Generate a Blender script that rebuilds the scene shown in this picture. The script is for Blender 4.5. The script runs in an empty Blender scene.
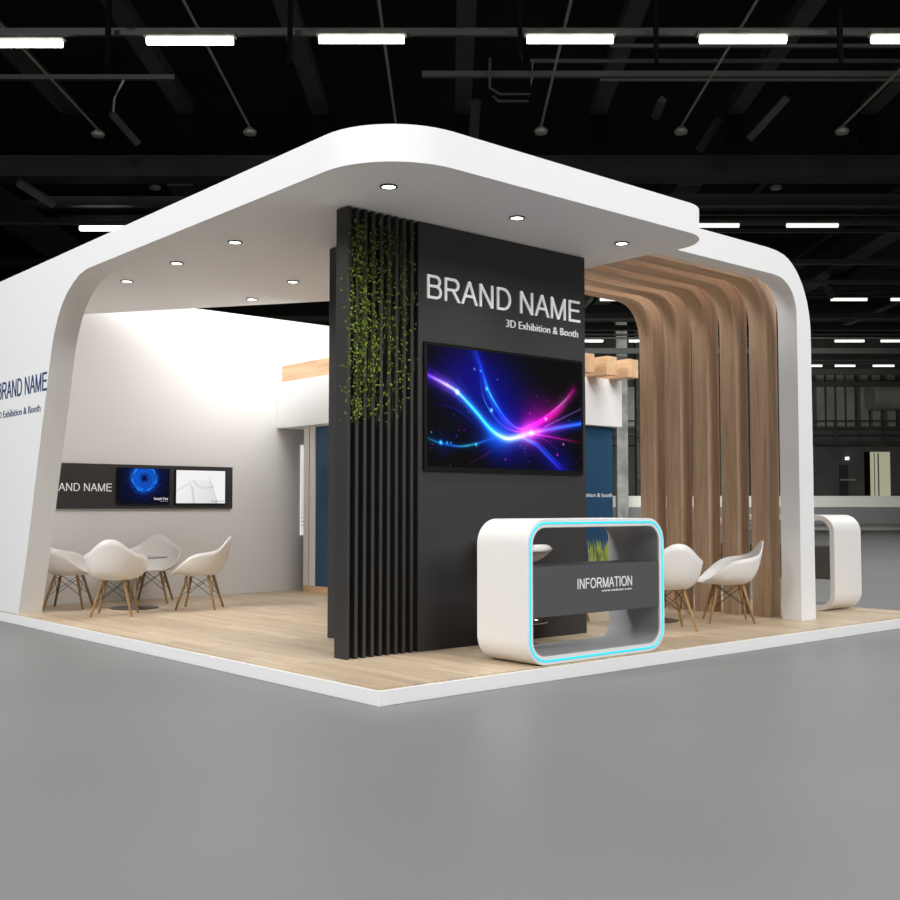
import bpy, bmesh, math, random
import numpy as np
from math import sin, cos, pi, radians, atan, tan, sqrt, exp
from mathutils import Vector, Matrix

R = random.Random(7)
SC = bpy.context.scene
COL = SC.collection

# ------------------------------------------------------------------ helpers
def tag(o, label=None, cat=None, group=None, kind=None):
    if label: o['label'] = label
    if cat: o['category'] = cat
    if group: o['group'] = group
    if kind: o['kind'] = kind
    return o

def empty(name, loc=(0, 0, 0), rz=0, label=None, cat=None, group=None):
    o = bpy.data.objects.new(name, None)
    o.empty_display_size = 0.1
    COL.objects.link(o)
    o.location = loc
    o.rotation_euler = (0, 0, rz)
    return tag(o, label, cat, group)

def copy_tree(o, parent=None):
    c = o.copy()
    COL.objects.link(c)
    c.parent = parent
    for ch in [x for x in bpy.data.objects if x.parent == o]:
        copy_tree(ch, c)
    return c

class MB:
    """collects geometry; tf maps author coordinates to world coordinates"""
    def __init__(s, tf=None):
        s.v = []; s.f = []; s.tf = tf
    def add(s, vs, fs):
        b = len(s.v)
        s.v += [tuple(s.tf(*p)) if s.tf else tuple(p) for p in vs]
        s.f += [tuple(b + i for i in f) for f in fs]
        return s
    def box(s, x0, x1, y0, y1, z0, z1):
        vs = [(x, y, z) for z in (z0, z1) for y in (y0, y1) for x in (x0, x1)]
        return s.add(vs, [(0, 2, 3, 1), (4, 5, 7, 6), (0, 1, 5, 4), (2, 6, 7, 3), (0, 4, 6, 2), (1, 3, 7, 5)])
    def prism(s, poly, a, b, axis='z'):
        """extrude a 2-D polygon from a to b along axis"""
        n = len(poly)
        def P(p, t):
            return {'z': (p[0], p[1], t), 'y': (p[0], t, p[1]), 'x': (t, p[0], p[1])}[axis]
        vs = [P(p, a) for p in poly] + [P(p, b) for p in poly]
        fs = [tuple(range(n)), tuple(range(2 * n - 1, n - 1, -1))]
        fs += [(i, i + n, (i + 1) % n + n, (i + 1) % n) for i in range(n)]
        return s.add(vs, fs)
    def tube(s, pts, r, n=8, caps=True, r1=None):
        pts = [Vector(p) for p in pts]
        m = len(pts); vs = []; fs = []
        up = Vector((0, 0, 1))
        for i, p in enumerate(pts):
            d = (pts[min(i + 1, m - 1)] - pts[max(i - 1, 0)]).normalized()
            a = up if abs(d.z) < .95 else Vector((1, 0, 0))
            x = d.cross(a).normalized(); y = d.cross(x)
            rr = r if r1 is None else r + (r1 - r) * i / (m - 1)
            for k in range(n):
                t = 2 * pi * k / n
                vs.append(tuple(p + x * cos(t) * rr + y * sin(t) * rr))
        for i in range(m - 1):
            for k in range(n):
                fs.append((i * n + k, i * n + (k + 1) % n, (i + 1) * n + (k + 1) % n, (i + 1) * n + k))
        if caps:
            fs.append(tuple(range(n - 1, -1, -1))); fs.append(tuple((m - 1) * n + k for k in range(n)))
        return s.add(vs, fs)
    def lathe(s, prof, c=(0, 0, 0), n=32):
        vs = []; fs = []
        m = len(prof)
        for (r, z) in prof:
            for k in range(n):
                t = 2 * pi * k / n
                vs.append((c[0] + r * cos(t), c[1] + r * sin(t), c[2] + z))
        for i in range(m - 1):
            for k in range(n):
                fs.append((i * n + k, i * n + (k + 1) % n, (i + 1) * n + (k + 1) % n, (i + 1) * n + k))
        fs.append(tuple(range(n - 1, -1, -1))); fs.append(tuple((m - 1) * n + k for k in range(n)))
        return s.add(vs, fs)
    def build(s, name, mat, parent=None, smooth=False, bevel=0, angle=35, local=False):
        me = bpy.data.meshes.new(name)
        vs = s.v
        if parent is not None and not local:
            inv = Matrix.Translation(parent.location) @ parent.rotation_euler.to_matrix().to_4x4()
            if parent.parent: inv = Matrix.Translation(parent.parent.location) @ parent.parent.rotation_euler.to_matrix().to_4x4() @ inv
            inv = inv.inverted()
            vs = [tuple(inv @ Vector(p)) for p in vs]
        me.from_pydata(vs, [], s.f)
        bm = bmesh.new(); bm.from_mesh(me)
        bmesh.ops.recalc_face_normals(bm, faces=bm.faces)
        bm.to_mesh(me); bm.free()
        me.materials.append(mat)
        o = bpy.data.objects.new(name, me)
        COL.objects.link(o)
        o.parent = parent
        if bevel:
            b = o.modifiers.new('Bevel', 'BEVEL'); b.width = bevel; b.segments = 2; b.limit_method = 'ANGLE'; b.angle_limit = radians(40)
        if smooth:
            me.shade_smooth()
            me.set_sharp_from_angle(angle=radians(angle))
        return o

def text_word(name, body, mat, parent, origin, right, up, width, height, depth=0.004, align='left', weight=-.012, full=None, shift=0):
    """lettering: cap height = height, total width = width; origin = lower left (or lower right)"""
    cu = bpy.data.curves.new(name, 'FONT'); cu.body = body; cu.size = 1; cu.extrude = 0.01; cu.offset = weight
    cu.resolution_u = 3
    to = bpy.data.objects.new(name, cu); COL.objects.link(to)
    dg = bpy.context.evaluated_depsgraph_get()
    me = bpy.data.meshes.new_from_object(to.evaluated_get(dg))
    bpy.data.objects.remove(to)
    xs = [v.co.x for v in me.vertices]
    x0, x1 = min(xs), max(xs)
    caph = 0.729
    right = Vector(right); up = Vector(up); nrm = right.cross(up)
    org = Vector(origin)
    if full: x0, x1 = full
    sx = width / (x1 - x0); sy = height / caph
    base = Matrix.Translation(parent.location) @ parent.rotation_euler.to_matrix().to_4x4()
    inv = base.inverted()
    for v in me.vertices:
        x = (v.co.x + shift - (x0 if align == 'left' else x1)) * sx
        p = org + right * x + up * v.co.y * sy + nrm * (v.co.z / 0.01 * depth / 2 + depth / 2)
        v.co = inv @ p
    me.materials.clear(); me.materials.append(mat)
    o = bpy.data.objects.new(name, me); COL.objects.link(o); o.parent = parent
    return o

def text_extent(body):
    cu = bpy.data.curves.new('t', 'FONT'); cu.body = body; cu.size = 1
    to = bpy.data.objects.new('t', cu); COL.objects.link(to)
    me = bpy.data.meshes.new_from_object(to.evaluated_get(bpy.context.evaluated_depsgraph_get()))
    bpy.data.objects.remove(to)
    xs = [v.co.x for v in me.vertices]; bpy.data.meshes.remove(me)
    return min(xs), max(xs)
def text_mesh(name, body, m, parent, origin, right, up, width, height, **k):
    words = body.split(' ')
    full = text_extent(body)
    for i, wd in enumerate(words):
        shift = text_extent(' '.join(words[:i + 1]))[1] - text_extent(wd)[1]
        text_word(name, wd, m, parent, origin, right, up, width, height, full=full, shift=shift, **k)

TS = .108
def g_line(x0, y0, x1, y1):
    """straight stroke; slanted strokes end flat at top and bottom"""
    if abs(x1 - x0) < 1e-6: return [(x0 - TS / 2, y0), (x0 + TS / 2, y0), (x0 + TS / 2, y1), (x0 - TS / 2, y1)]
    if abs(y1 - y0) < 1e-6: return [(x0, y0 - TS / 2), (x1, y0 - TS / 2), (x1, y0 + TS / 2), (x0, y0 + TS / 2)]
    h = TS * sqrt((x1 - x0) ** 2 + (y1 - y0) ** 2) / abs(y1 - y0) / 2
    return [(x0 - h, y0), (x0 + h, y0), (x1 + h, y1), (x1 - h, y1)]
def g_arc(cx, cy, rx, ry, a0, a1, n=18):
    o = [(cx + (rx + TS / 2) * cos(radians(a0 + (a1 - a0) * i / n)), cy + (ry + TS / 2) * sin(radians(a0 + (a1 - a0) * i / n))) for i in range(n + 1)]
    i_ = [(cx + (rx - TS / 2) * cos(radians(a0 + (a1 - a0) * i / n)), cy + (ry - TS / 2) * sin(radians(a0 + (a1 - a0) * i / n))) for i in range(n + 1)]
    return [[o[k], o[k + 1], i_[k + 1], i_[k]] for k in range(n)]
HI, LO, MD = 1 - TS / 2, TS / 2, .535
GLYPH = {
    'B': (.93, [g_line(.165, 0, .165, 1), g_line(.165, HI, .56, HI), g_line(.165, MD, .58, MD), g_line(.165, LO, .58, LO)] + g_arc(.56, (HI + MD) / 2, .21, (HI - MD) / 2, -90, 90) + g_arc(.58, (MD + LO) / 2, .24, (MD - LO) / 2, -90, 90)),
    'R': (1.008, [g_line(.17, 0, .17, 1), g_line(.17, HI, .62, HI), g_line(.17, .5, .62, .5), g_line(.90, 0, .55, .5)] + g_arc(.62, (HI + .5) / 2, .23, (HI - .5) / 2, -90, 90)),
    'A': (.93, [g_line(.07, 0, .465, 1), g_line(.86, 0, .465, 1), g_line(.22, .36, .71, .36)]),
    'N': (1.008, [g_line(.17, 0, .17, 1), g_line(.84, 0, .84, 1), g_line(.84, 0, .17, 1)]),
    'D': (1.008, [g_line(.175, 0, .175, 1), g_line(.175, HI, .48, HI), g_line(.175, LO, .48, LO)] + g_arc(.48, .5, .40, (HI - LO) / 2, -90, 90)),
    'M': (1.163, [g_line(.165, 0, .165, 1), g_line(1.0, 0, 1.0, 1), g_line(.58, 0, .165, 1), g_line(.58, 0, 1.0, 1)]),
    'E': (.93, [g_line(.17, 0, .17, 1), g_line(.17, HI, .84, HI), g_line(.17, MD, .80, MD), g_line(.17, LO, .86, LO)]),
    'I': (.388, [g_line(.194, 0, .194, 1)]),
    'F': (.853, [g_line(.17, 0, .17, 1), g_line(.17, HI, .79, HI), g_line(.17, MD, .72, MD)]),
    'O': (1.086, g_arc(.543, .5, .425, .455, 0, 360, 40)),
    'T': (.853, [g_line(.4265, 0, .4265, 1), g_line(.03, HI, .82, HI)]),
}
def caps(body, m, parent, origin, right, up, width, height, depth=.004):
    """sans capitals cut as solid letters, one part per word; origin = lower right corner"""
    tot = sum(GLYPH[c_][0] if c_ != ' ' else .388 for c_ in body) - .2
    sx = width / tot
    right = Vector(right); up = Vector(up); nrm = right.cross(up); org = Vector(origin) - right * width
    pos = -.11
    for wd in body.split(' '):
        mb = MB()
        for c_ in wd:
            adv, polys = GLYPH[c_]
            for p in polys:
                n = len(p); P = [org + right * ((pos + q[0]) * sx) + up * (q[1] * height) for q in p]
                mb.add([tuple(q) for q in P] + [tuple(q + nrm * depth) for q in P],
                       [tuple(range(n)), tuple(range(2 * n - 1, n - 1, -1))] + [(i, (i + 1) % n, (i + 1) % n + n, i + n) for i in range(n)])
            pos += adv
        pos += .388
        mb.build('lettering', m, parent)

# ------------------------------------------------------------------ materials
def lin(c):
    return tuple((x / 255 / 12.92 if x / 255 <= .04045 else ((x / 255 + .055) / 1.055) ** 2.4) for x in c)

def mat(name, rgb, rough=.5, spec=.5, metal=0, emit=None, es=0, noise=0, nscale=5, bump=0, trans=0, alpha=1):
    m = bpy.data.materials.new(name); m.use_nodes = True
    nt = m.node_tree; b = nt.nodes['Principled BSDF']
    c = lin(rgb) + (1,)
    b.inputs['Base Color'].default_value = c
    b.inputs['Roughness'].default_value = rough
    b.inputs['Specular IOR Level'].default_value = spec
    b.inputs['Metallic'].default_value = metal
    b.inputs['Transmission Weight'].default_value = trans
    if emit:
        b.inputs['Emission Color'].default_value = lin(emit) + (1,)
        b.inputs['Emission Strength'].default_value = es
    if noise:
        tc = nt.nodes.new('ShaderNodeTexCoord')
        n = nt.nodes.new('ShaderNodeTexNoise'); n.inputs['Scale'].default_value = nscale; n.inputs['Detail'].default_value = 4
        nt.links.new(tc.outputs['Object'], n.inputs['Vector'])
        r = nt.nodes.new('ShaderNodeValToRGB')
        r.color_ramp.elements[0].position = .3; r.color_ramp.elements[1].position = .7
        r.color_ramp.elements[0].color = tuple(x * (1 - noise) for x in c[:3]) + (1,)
        r.color_ramp.elements[1].color = tuple(min(1, x * (1 + noise)) for x in c[:3]) + (1,)
        nt.links.new(n.outputs['Fac'], r.inputs['Fac']); nt.links.new(r.outputs['Color'], b.inputs['Base Color'])
        if bump:
            bp = nt.nodes.new('ShaderNodeBump'); bp.inputs['Strength'].default_value = bump
            nt.links.new(n.outputs['Fac'], bp.inputs['Height']); nt.links.new(bp.outputs['Normal'], b.inputs['Normal'])
    return m

def wood(name, dark, light, along='y', plank=None, attr=None, rough=.5, scale=1.0, planklen=1.4, contrast=1.0):
    """oak: grain stretched along an axis of world/object coordinates, optional planks"""
    m = bpy.data.materials.new(name); m.use_nodes = True
    nt = m.node_tree; L = nt.links; b = nt.nodes['Principled BSDF']
    N = lambda t: nt.nodes.new(t)
    geo = N('ShaderNodeNewGeometry'); vec = geo.outputs['Position']
    if attr:
        at_ = N('ShaderNodeAttribute'); at_.attribute_name = attr; vec = at_.outputs['Vector']
    mp = N('ShaderNodeMapping')
    k = {'x': (1, 16, 16), 'y': (16, 1, 16), 'z': (16, 16, 1)}[along]
    mp.inputs['Scale'].default_value = tuple(v * scale * .55 for v in k)
    if plank:
        # brick pattern gives each plank its own offset and tone
        mb = N('ShaderNodeMapping')
        if along == 'y': mb.inputs['Rotation'].default_value = (0, 0, pi / 2)
        L.new(vec, mb.inputs['Vector'])
        br = N('ShaderNodeTexBrick'); br.offset = .37; br.inputs['Scale'].default_value = 1
        br.inputs['Brick Width'].default_value = planklen; br.inputs['Row Height'].default_value = plank
        br.inputs['Mortar Size'].default_value = .0012; br.inputs['Bias'].default_value = 0
        br.inputs['Color1'].default_value = (0, 0, 0, 1); br.inputs['Color2'].default_value = (1, 1, 1, 1)
        br.inputs['Mortar'].default_value = (.5, .5, .5, 1)
        L.new(mb.outputs['Vector'], br.inputs['Vector'])
        ad = N('ShaderNodeVectorMath'); ad.operation = 'MULTIPLY_ADD'
        ad.inputs[1].default_value = (3.1, 7.3, 5.7)
        L.new(br.outputs['Color'], ad.inputs[0]); L.new(vec, ad.inputs[2])
        L.new(ad.outputs['Vector'], mp.inputs['Vector'])
    else:
        L.new(vec, mp.inputs['Vector'])
    n1 = N('ShaderNodeTexNoise'); n1.inputs['Scale'].default_value = 1; n1.inputs['Detail'].default_value = 6; n1.inputs['Roughness'].default_value = .6; n1.inputs['Distortion'].default_value = .8
    L.new(mp.outputs['Vector'], n1.inputs['Vector'])
    n2 = N('ShaderNodeTexNoise'); n2.inputs['Scale'].default_value = 6; n2.inputs['Detail'].default_value = 5; n2.inputs['Roughness'].default_value = .7
    L.new(mp.outputs['Vector'], n2.inputs['Vector'])
    mx = N('ShaderNodeMath'); mx.operation = 'MULTIPLY_ADD'; mx.inputs[1].default_value = .35
    L.new(n2.outputs['Fac'], mx.inputs[0])
    m2 = N('ShaderNodeMath'); m2.operation = 'MULTIPLY'; m2.inputs[1].default_value = .65
    L.new(n1.outputs['Fac'], m2.inputs[0]); L.new(m2.outputs[0], mx.inputs[2])
    cr = N('ShaderNodeValToRGB'); e = cr.color_ramp.elements
    e[0].position = .5 - .16 / contrast; e[1].position = .5 + .16 / contrast
    e[0].color = lin(dark) + (1,); e[1].color = lin(light) + (1,)
    L.new(mx.outputs[0], cr.inputs['Fac'])
    out = cr.outputs['Color']
    if plank:
        hs = N('ShaderNodeHueSaturation')
        mr = N('ShaderNodeMapRange'); mr.inputs['To Min'].default_value = .9; mr.inputs['To Max'].default_value = 1.08
        L.new(br.outputs['Color'], mr.inputs['Value']); L.new(mr.outputs['Result'], hs.inputs['Value']); L.new(out, hs.inputs['Color'])
        mm = N('ShaderNodeMix'); mm.data_type = 'RGBA'; mm.blend_type = 'MULTIPLY'
        mm.inputs['B'].default_value = (.62, .55, .5, 1)
        L.new(br.outputs['Fac'], mm.inputs['Factor']); L.new(hs.outputs['Color'], mm.inputs['A'])
        out = mm.outputs['Result']
    L.new(out, b.inputs['Base Color'])
    b.inputs['Roughness'].default_value = rough; b.inputs['Specular IOR Level'].default_value = .35
    bp = N('ShaderNodeBump'); bp.inputs['Strength'].default_value = .12; bp.inputs['Distance'].default_value = .01
    L.new(mx.outputs[0], bp.inputs['Height']); L.new(bp.outputs['Normal'], b.inputs['Normal'])
    return m

M = {}
M['white'] = mat('white_laminate', (238, 238, 238), .55, .3)
M['white_edge'] = mat('platform_white', (242, 242, 242), .5, .3)
M['wall_in'] = mat('interior_white_paint', (228, 226, 224), .6, .25)
M['charcoal'] = mat('charcoal_panel', (55, 54, 54), .5, .35)
M['charcoal2'] = mat('charcoal_slat', (54, 53, 52), .5, .35)
M['tv_frame'] = mat('black_gloss_bezel', (18, 18, 19), .3, .5)
M['letter'] = mat('pale_lettering', (225, 225, 226), .4, .4, emit=(225, 225, 226), es=.3)  # weak emission brightens the letters; they are not lamps
M['navy_letter'] = mat('navy_lettering', (28, 66, 108), .5, .3)
M['blue'] = mat('deep_blue_panel', (36, 76, 110), .5, .35)
M['blue_dark'] = mat('dark_blue_print', (24, 62, 96), .45, .35)
M['shell'] = mat('white_plastic', (232, 229, 225), .35, .4)
M['leg_wood'] = wood('dowel_wood', (138, 106, 66), (176, 140, 94), 'z', rough=.5, scale=2)
M['wire'] = mat('black_wire', (40, 36, 32), .4, .5, metal=.6)
M['chrome'] = mat('chrome', (190, 190, 190), .18, .5, metal=1)
M['steel_dark'] = mat('brushed_steel', (105, 103, 100), .32, .5, metal=1)
M['glass'] = mat('clear_glass', (235, 245, 242), .02, .5, trans=1)
M['counter'] = mat('counter_white', (236, 234, 231), .3, .45)
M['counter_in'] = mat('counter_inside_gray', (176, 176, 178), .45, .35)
M['panel_gray'] = mat('dark_gray_panel', (86, 86, 87), .5, .3)
M['led'] = mat('cyan_led', (40, 190, 210), .5, .2, emit=(20, 205, 226), es=.75)
M['lamp'] = mat('downlight_diffuser', (255, 252, 245), .5, .2, emit=(255, 250, 240), es=6)
M['ring'] = mat('downlight_ring', (50, 50, 50), .4, .4)
M['floor_wood'] = wood('pale_oak_planks', (180, 157, 130), (216, 197, 170), 'y', plank=.2, rough=.42, scale=.7, planklen=1.3, contrast=1.1)
M['rib_wood'] = wood('brown_oak', (170, 139, 112), (210, 182, 154), 'x', attr='grain', rough=.5, scale=1.1, contrast=1.1)
M['beam_wood'] = wood('light_oak_beam', (190, 150, 112), (222, 188, 152), 'y', rough=.5, scale=1.0)
M['leaf'] = mat('vine_leaf', (108, 128, 38), .5, .3, noise=.45, nscale=14)
M['stem'] = mat('vine_stem', (70, 78, 34), .6, .2)
M['grass'] = mat('grass_blade', (160, 172, 92), .5, .3, noise=.35, nscale=9)
M['hall_steel'] = mat('painted_roof_steel', (40, 42, 37), .6, .3, noise=.35, nscale=1.5)
M['hall_steel2'] = mat('grimy_roof_steel', (62, 64, 58), .7, .2, noise=.4, nscale=2)
M['hall_pipe'] = mat('dark_pipe', (44, 46, 42), .5, .4)
M['hall_black'] = mat('black_hanger', (4, 4, 4), .8, .05)
M['hall_wall'] = mat('hall_wall_dark', (66, 66, 64), .8, .2, noise=.2, nscale=.4)
M['hall_ceiling'] = mat('hall_ceiling_dark', (17, 17, 15), .9, .1, noise=.3, nscale=.5)
M['tube'] = mat('fluorescent_tube', (255, 255, 248), .5, .2, emit=(255, 255, 244), es=9)
M['tube_far'] = mat('far_fluorescent_tube', (240, 240, 236), .5, .2, emit=(240, 240, 236), es=1.2)
M['girder'] = mat('dark_girder_paint', (29, 30, 26), .7, .2, noise=.3, nscale=1)
M['duct'] = mat('galvanised_duct', (120, 120, 112), .5, .4, metal=.3, noise=.2, nscale=.8)
M['concrete'] = mat('pillar_concrete', (128, 130, 126), .8, .2, noise=.3, nscale=1.2)
M['dock'] = mat('dock_pale_concrete', (214, 214, 204), .8, .2, noise=.06, nscale=.3)
M['dado'] = mat('dock_gray_paint', (120, 120, 120), .8, .2)
M['beige_door'] = mat('beige_door_paint', (216, 212, 184), .6, .3, emit=(206, 202, 176), es=.25)  # beige paint with a slight glow put in to brighten the door
M['dark_door'] = mat('black_door_paint', (28, 28, 28), .6, .3)
M['planter'] = mat('white_planter', (232, 232, 230), .4, .4)

# hall floor: polished gray, faint mottling
def floor_mat():
    m = bpy.data.materials.new('polished_gray_floor'); m.use_nodes = True
    nt = m.node_tree; L = nt.links; b = nt.nodes['Principled BSDF']
    geo = nt.nodes.new('ShaderNodeNewGeometry')
    n = nt.nodes.new('ShaderNodeTexNoise'); n.inputs['Scale'].default_value = .35; n.inputs['Detail'].default_value = 3
    L.new(geo.outputs['Position'], n.inputs['Vector'])
    r = nt.nodes.new('ShaderNodeValToRGB'); e = r.color_ramp.elements
    e[0].position = .3; e[1].position = .7
    e[0].color = lin((124, 124, 124)) + (1,); e[1].color = lin((130, 130, 130)) + (1,)
    L.new(n.outputs['Fac'], r.inputs['Fac']); L.new(r.outputs['Color'], b.inputs['Base Color'])
    b.inputs['Roughness'].default_value = .4; b.inputs['Specular IOR Level'].default_value = .10
    return m
M['floor'] = floor_mat()

# screens: colour stored per vertex of a fine grid, shown as emission
def screen_mat(name, es):
    m = bpy.data.materials.new(name); m.use_nodes = True
    nt = m.node_tree; b = nt.nodes['Principled BSDF']
    a = nt.nodes.new('ShaderNodeVertexColor'); a.layer_name = 'Picture'
    b.inputs['Base Color'].default_value = (0.004, 0.004, 0.004, 1); b.inputs['Roughness'].default_value = .25
    b.inputs['Specular IOR Level'].default_value = .2
    nt.links.new(a.outputs['Color'], b.inputs['Emission Color']); b.inputs['Emission Strength'].default_value = es
    return m

def screen(name, fn, nx, nz, x0, x1, y, z0, z1, es, parent):
    """picture on plane y (facing -y); fn(U,V) -> rgb array in display space, V from the top"""
    U, V = np.meshgrid(np.linspace(0, 1, nx), np.linspace(0, 1, nz))
    rgb = np.clip(fn(U, V), 0, 1) ** 2.2
    vs = [(x0 + (x1 - x0) * u, y, z1 + (z0 - z1) * v) for v in np.linspace(0, 1, nz) for u in np.linspace(0, 1, nx)]
    fs = [(j * nx + i, (j + 1) * nx + i, (j + 1) * nx + i + 1, j * nx + i + 1) for j in range(nz - 1) for i in range(nx - 1)]
    o = MB().add(vs, fs).build(name, screen_mat(name + '_picture', es), parent)
    ca = o.data.color_attributes.new('Picture', 'FLOAT_COLOR', 'POINT')
    arr = np.ones((nx * nz, 4), dtype=np.float32); arr[:, :3] = rgb.reshape(-1, 3)
    ca.data.foreach_set('color', arr.ravel())
    return o

def spline(pts, n=40):
    P = [Vector((p[0], p[1])) for p in pts]; P = [P[0] * 2 - P[1]] + P + [P[-1] * 2 - P[-2]]
    out = []
    for i in range(1, len(P) - 2):
        for k in range(n):
            t = k / n
            a, b, c, d = P[i - 1:i + 3]
            q = 0.5 * ((2 * b) + (c - a) * t + (2 * a - 5 * b + 4 * c - d) * t * t + (3 * b - a - 3 * c + d) * t ** 3)
            out.append((q.x, q.y))
    out.append(tuple(P[-2]))
    return out

def light_art(U, V):
    A = 16 / 9
    U = U * 1.108 / (1 + .108 * U)
    X = U * A; C = np.zeros(U.shape + (3,))
    def add(mask, col):
        for k in range(3): C[..., k] += mask * col[k]
    def glow(cx, cy, r, col, s=1): add(s * np.exp(-(((X - cx * A) ** 2 + (V - cy) ** 2) / r ** 2)), col)
    def stroke(pts, cols, w, s=1.0, halo=.0, hs=.3, taper=True):
        sp = spline(pts, 26); m = len(sp)
        best = np.full(U.shape, 9.); tt = np.zeros(U.shape)
        for i, (x, y) in enumerate(sp):
            d = np.hypot(X - x * A, V - y); k = d < best
            best = np.where(k, d, best); tt = np.where(k, i / (m - 1), tt)
        pos = np.linspace(0, 1, len(cols))
        col = [np.interp(tt, pos, [c[k] for c in cols]) for k in range(3)]
        tp = np.sin(np.clip(tt, 0.02, .98) * pi) ** .5 if taper else 1
        ww = w * (0.45 + .55 * tp)
        g = s * np.exp(-(best / ww) ** 2) * tp
        h = hs * np.exp(-(best / (halo + 1e-6))) if halo else 0
        for k in range(3): C[..., k] += (g + h) * col[k]
    add(np.clip(1 - V, 0, 1) * .02, (.2, .1, 1))
    glow(.42, .35, .36, (.02, .03, .42)); glow(.2, .2, .3, (.06, .02, .3)); glow(.55, .75, .3, (.05, .02, .42), .8)
    glow(.72, .55, .22, (.5, .0, .42), .7); glow(.66, .66, .1, (.9, .2, .7), .7); glow(.45, .72, .16, (.0, .35, .9), .6)
    glow(.85, .95, .2, (.02, .02, .3)); glow(.1, .82, .12, (0, .1, .3), .6)
    blue = (.1, .3, 1); vio = (.35, .15, 1); cy = (.2, .85, 1); wh = (1, 1, 1); mg = (1, .1, .75); pk = (1, .5, .9)
    main = [(0, .25), (.1, .305), (.19, .37), (.3, .51), (.41, .67), (.5, .735), (.58, .72), (.67, .675), (.82, .62), (1, .56)]
    stroke(main, [vio, (.8, .7, 1), cy, cy, wh, pk, blue, blue], .013, 1.1, .045, .5, False)
    for k, dv in enumerate((-.02, .018, .036, -.036)):
        q = [(x, y + dv * (1.6 - x * 1.5) + (.02 * dv / .02) * (.3 if x > .8 else 0)) for x, y in main]
        stroke(q, [vio, vio, blue, blue, cy, mg, blue], .005, .45, .02, .12)
    c2 = [(.30, -.02), (.35, .16), (.39, .33), (.45, .47), (.52, .59), (.60, .645), (.70, .58), (.80, .48), (.89, .36), (.95, .25)]
    stroke(c2, [blue, blue, cy, blue, vio, mg, mg, pk, mg], .010, .95, .04, .4)
    stroke([(x - .012 * (1 - x), y + .03) for x, y in c2], [blue, blue, blue, vio, mg, mg, mg], .006, .5, .03, .15)
    stroke([(.33, .2), (.36, .4), (.42, .54), (.5, .64), (.58, .67), (.68, .64)], [blue, cy, vio, mg, mg], .006, .7)
    stroke([(.7, .6), (.8, .52), (.9, .4)], [mg, (1, .1, .4), mg], .03, .45)
    stroke([(.62, .73), (.70, .78), (.78, .88), (.88, 1.02)], [cy, blue, blue, vio], .016, .7, .05, .3)
    stroke([(.6, .72), (.72, .77), (.82, .9), (.92, 1.02)], [cy, blue, blue, vio], .006, .6)
    stroke([(0, .77), (.08, .805), (.2, .825), (.3, .8), (.42, .74)], [cy, blue, cy, blue], .008, .8, .03, .25)
    stroke([(.0, .49), (.14, .5), (.24, .56), (.34, .69)], [vio, blue, blue], .004, .45)
    stroke([(.15, .1), (.2, .25), (.28, .42), (.36, .6)], [blue, blue, vio], .003, .4)
    stroke([(.05, 0), (.12, .14), (.22, .3)], [vio, blue], .003, .3)
    stroke([(.66, .68), (.8, .7), (.98, .735)], [pk, mg, (1, .1, .3)], .007, .7, .02, .2)
    stroke([(.66, .67), (.76, .73), (.86, .83)], [pk, mg, blue], .004, .5)
    rr = random.Random(5)
    for i in range(26):
        t = i / 25; glow(.76 + .23 * t, .61 - .18 * t, .006, (.7, .5, 1), .8)
    for i in range(15):
        t = i / 14; glow(.27 + .14 * t, .97 - .12 * t, .005, (.9, .2, .4), .5)
    for (x, y, r, c, s) in [(.085, .8, .016, cy, 1.3), (.125, .8, .01, cy, 1), (.15, .8, .008, cy, .9), (.31, .805, .013, cy, 1), (.41, .5, .016, (.4, .9, 1), 1.2), (.38, .32, .014, cy, 1), (.34, .17, .01, cy, .8), (.19, .37, .02, wh, 1), (.3, .16, .01, (.6, .8, 1), .8), (.025, .72, .008, cy, .9), (.185, .74, .008, blue, 1), (.2, .69, .006, mg, .8), (.235, .685, .006, mg, .8), (.88, .76, .01, pk, 1), (.5, .92, .008, mg, .9), (.84, .86, .01, mg, 1), (.66, .5, .008, mg, .8), (.45, .23, .005, (.7, .7, 1), .9), (.765, .54, .013, wh, .9), (.67, .675, .02, wh, .8)]:
        glow(x, y, r, c, s)
    for i in range(46):
        glow(rr.random(), .3 + .7 * rr.random(), .0045, rr.choice([cy, blue, mg, vio]), .7)
    return C / (1 + .25 * C)

def tunnel_art(U, V):
    A = 1.6; cx, cy = .5 * A, .28
    r = np.hypot(U * A - cx, (V - cy) * 1.02); a = np.arctan2(V - cy, U * A - cx)
    br = .55 + .45 * np.sin(a * 9 + 9 * np.sin(r * 34)) * np.cos(r * 95 + 2 * np.sin(a * 5))
    env = np.exp(-((r - .3) / .16) ** 2) * 1.0 + .45 * np.exp(-((r - .14) / .08) ** 2) + .22 * np.exp(-((r - .62) / .25) ** 2) * (br > .8)
    I = br * env
    edge = np.exp(-((r - .37) / .02) ** 2) * (.6 + .4 * np.sin(a * 7))
    I = I + .7 * edge
    C = np.stack([I * .12, I * .5 + .03, I * 1.0 + .13 * np.exp(-r * 1.2) + .08], -1)
    return C * np.clip(r / .06, 0, 1)[..., None]

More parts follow.
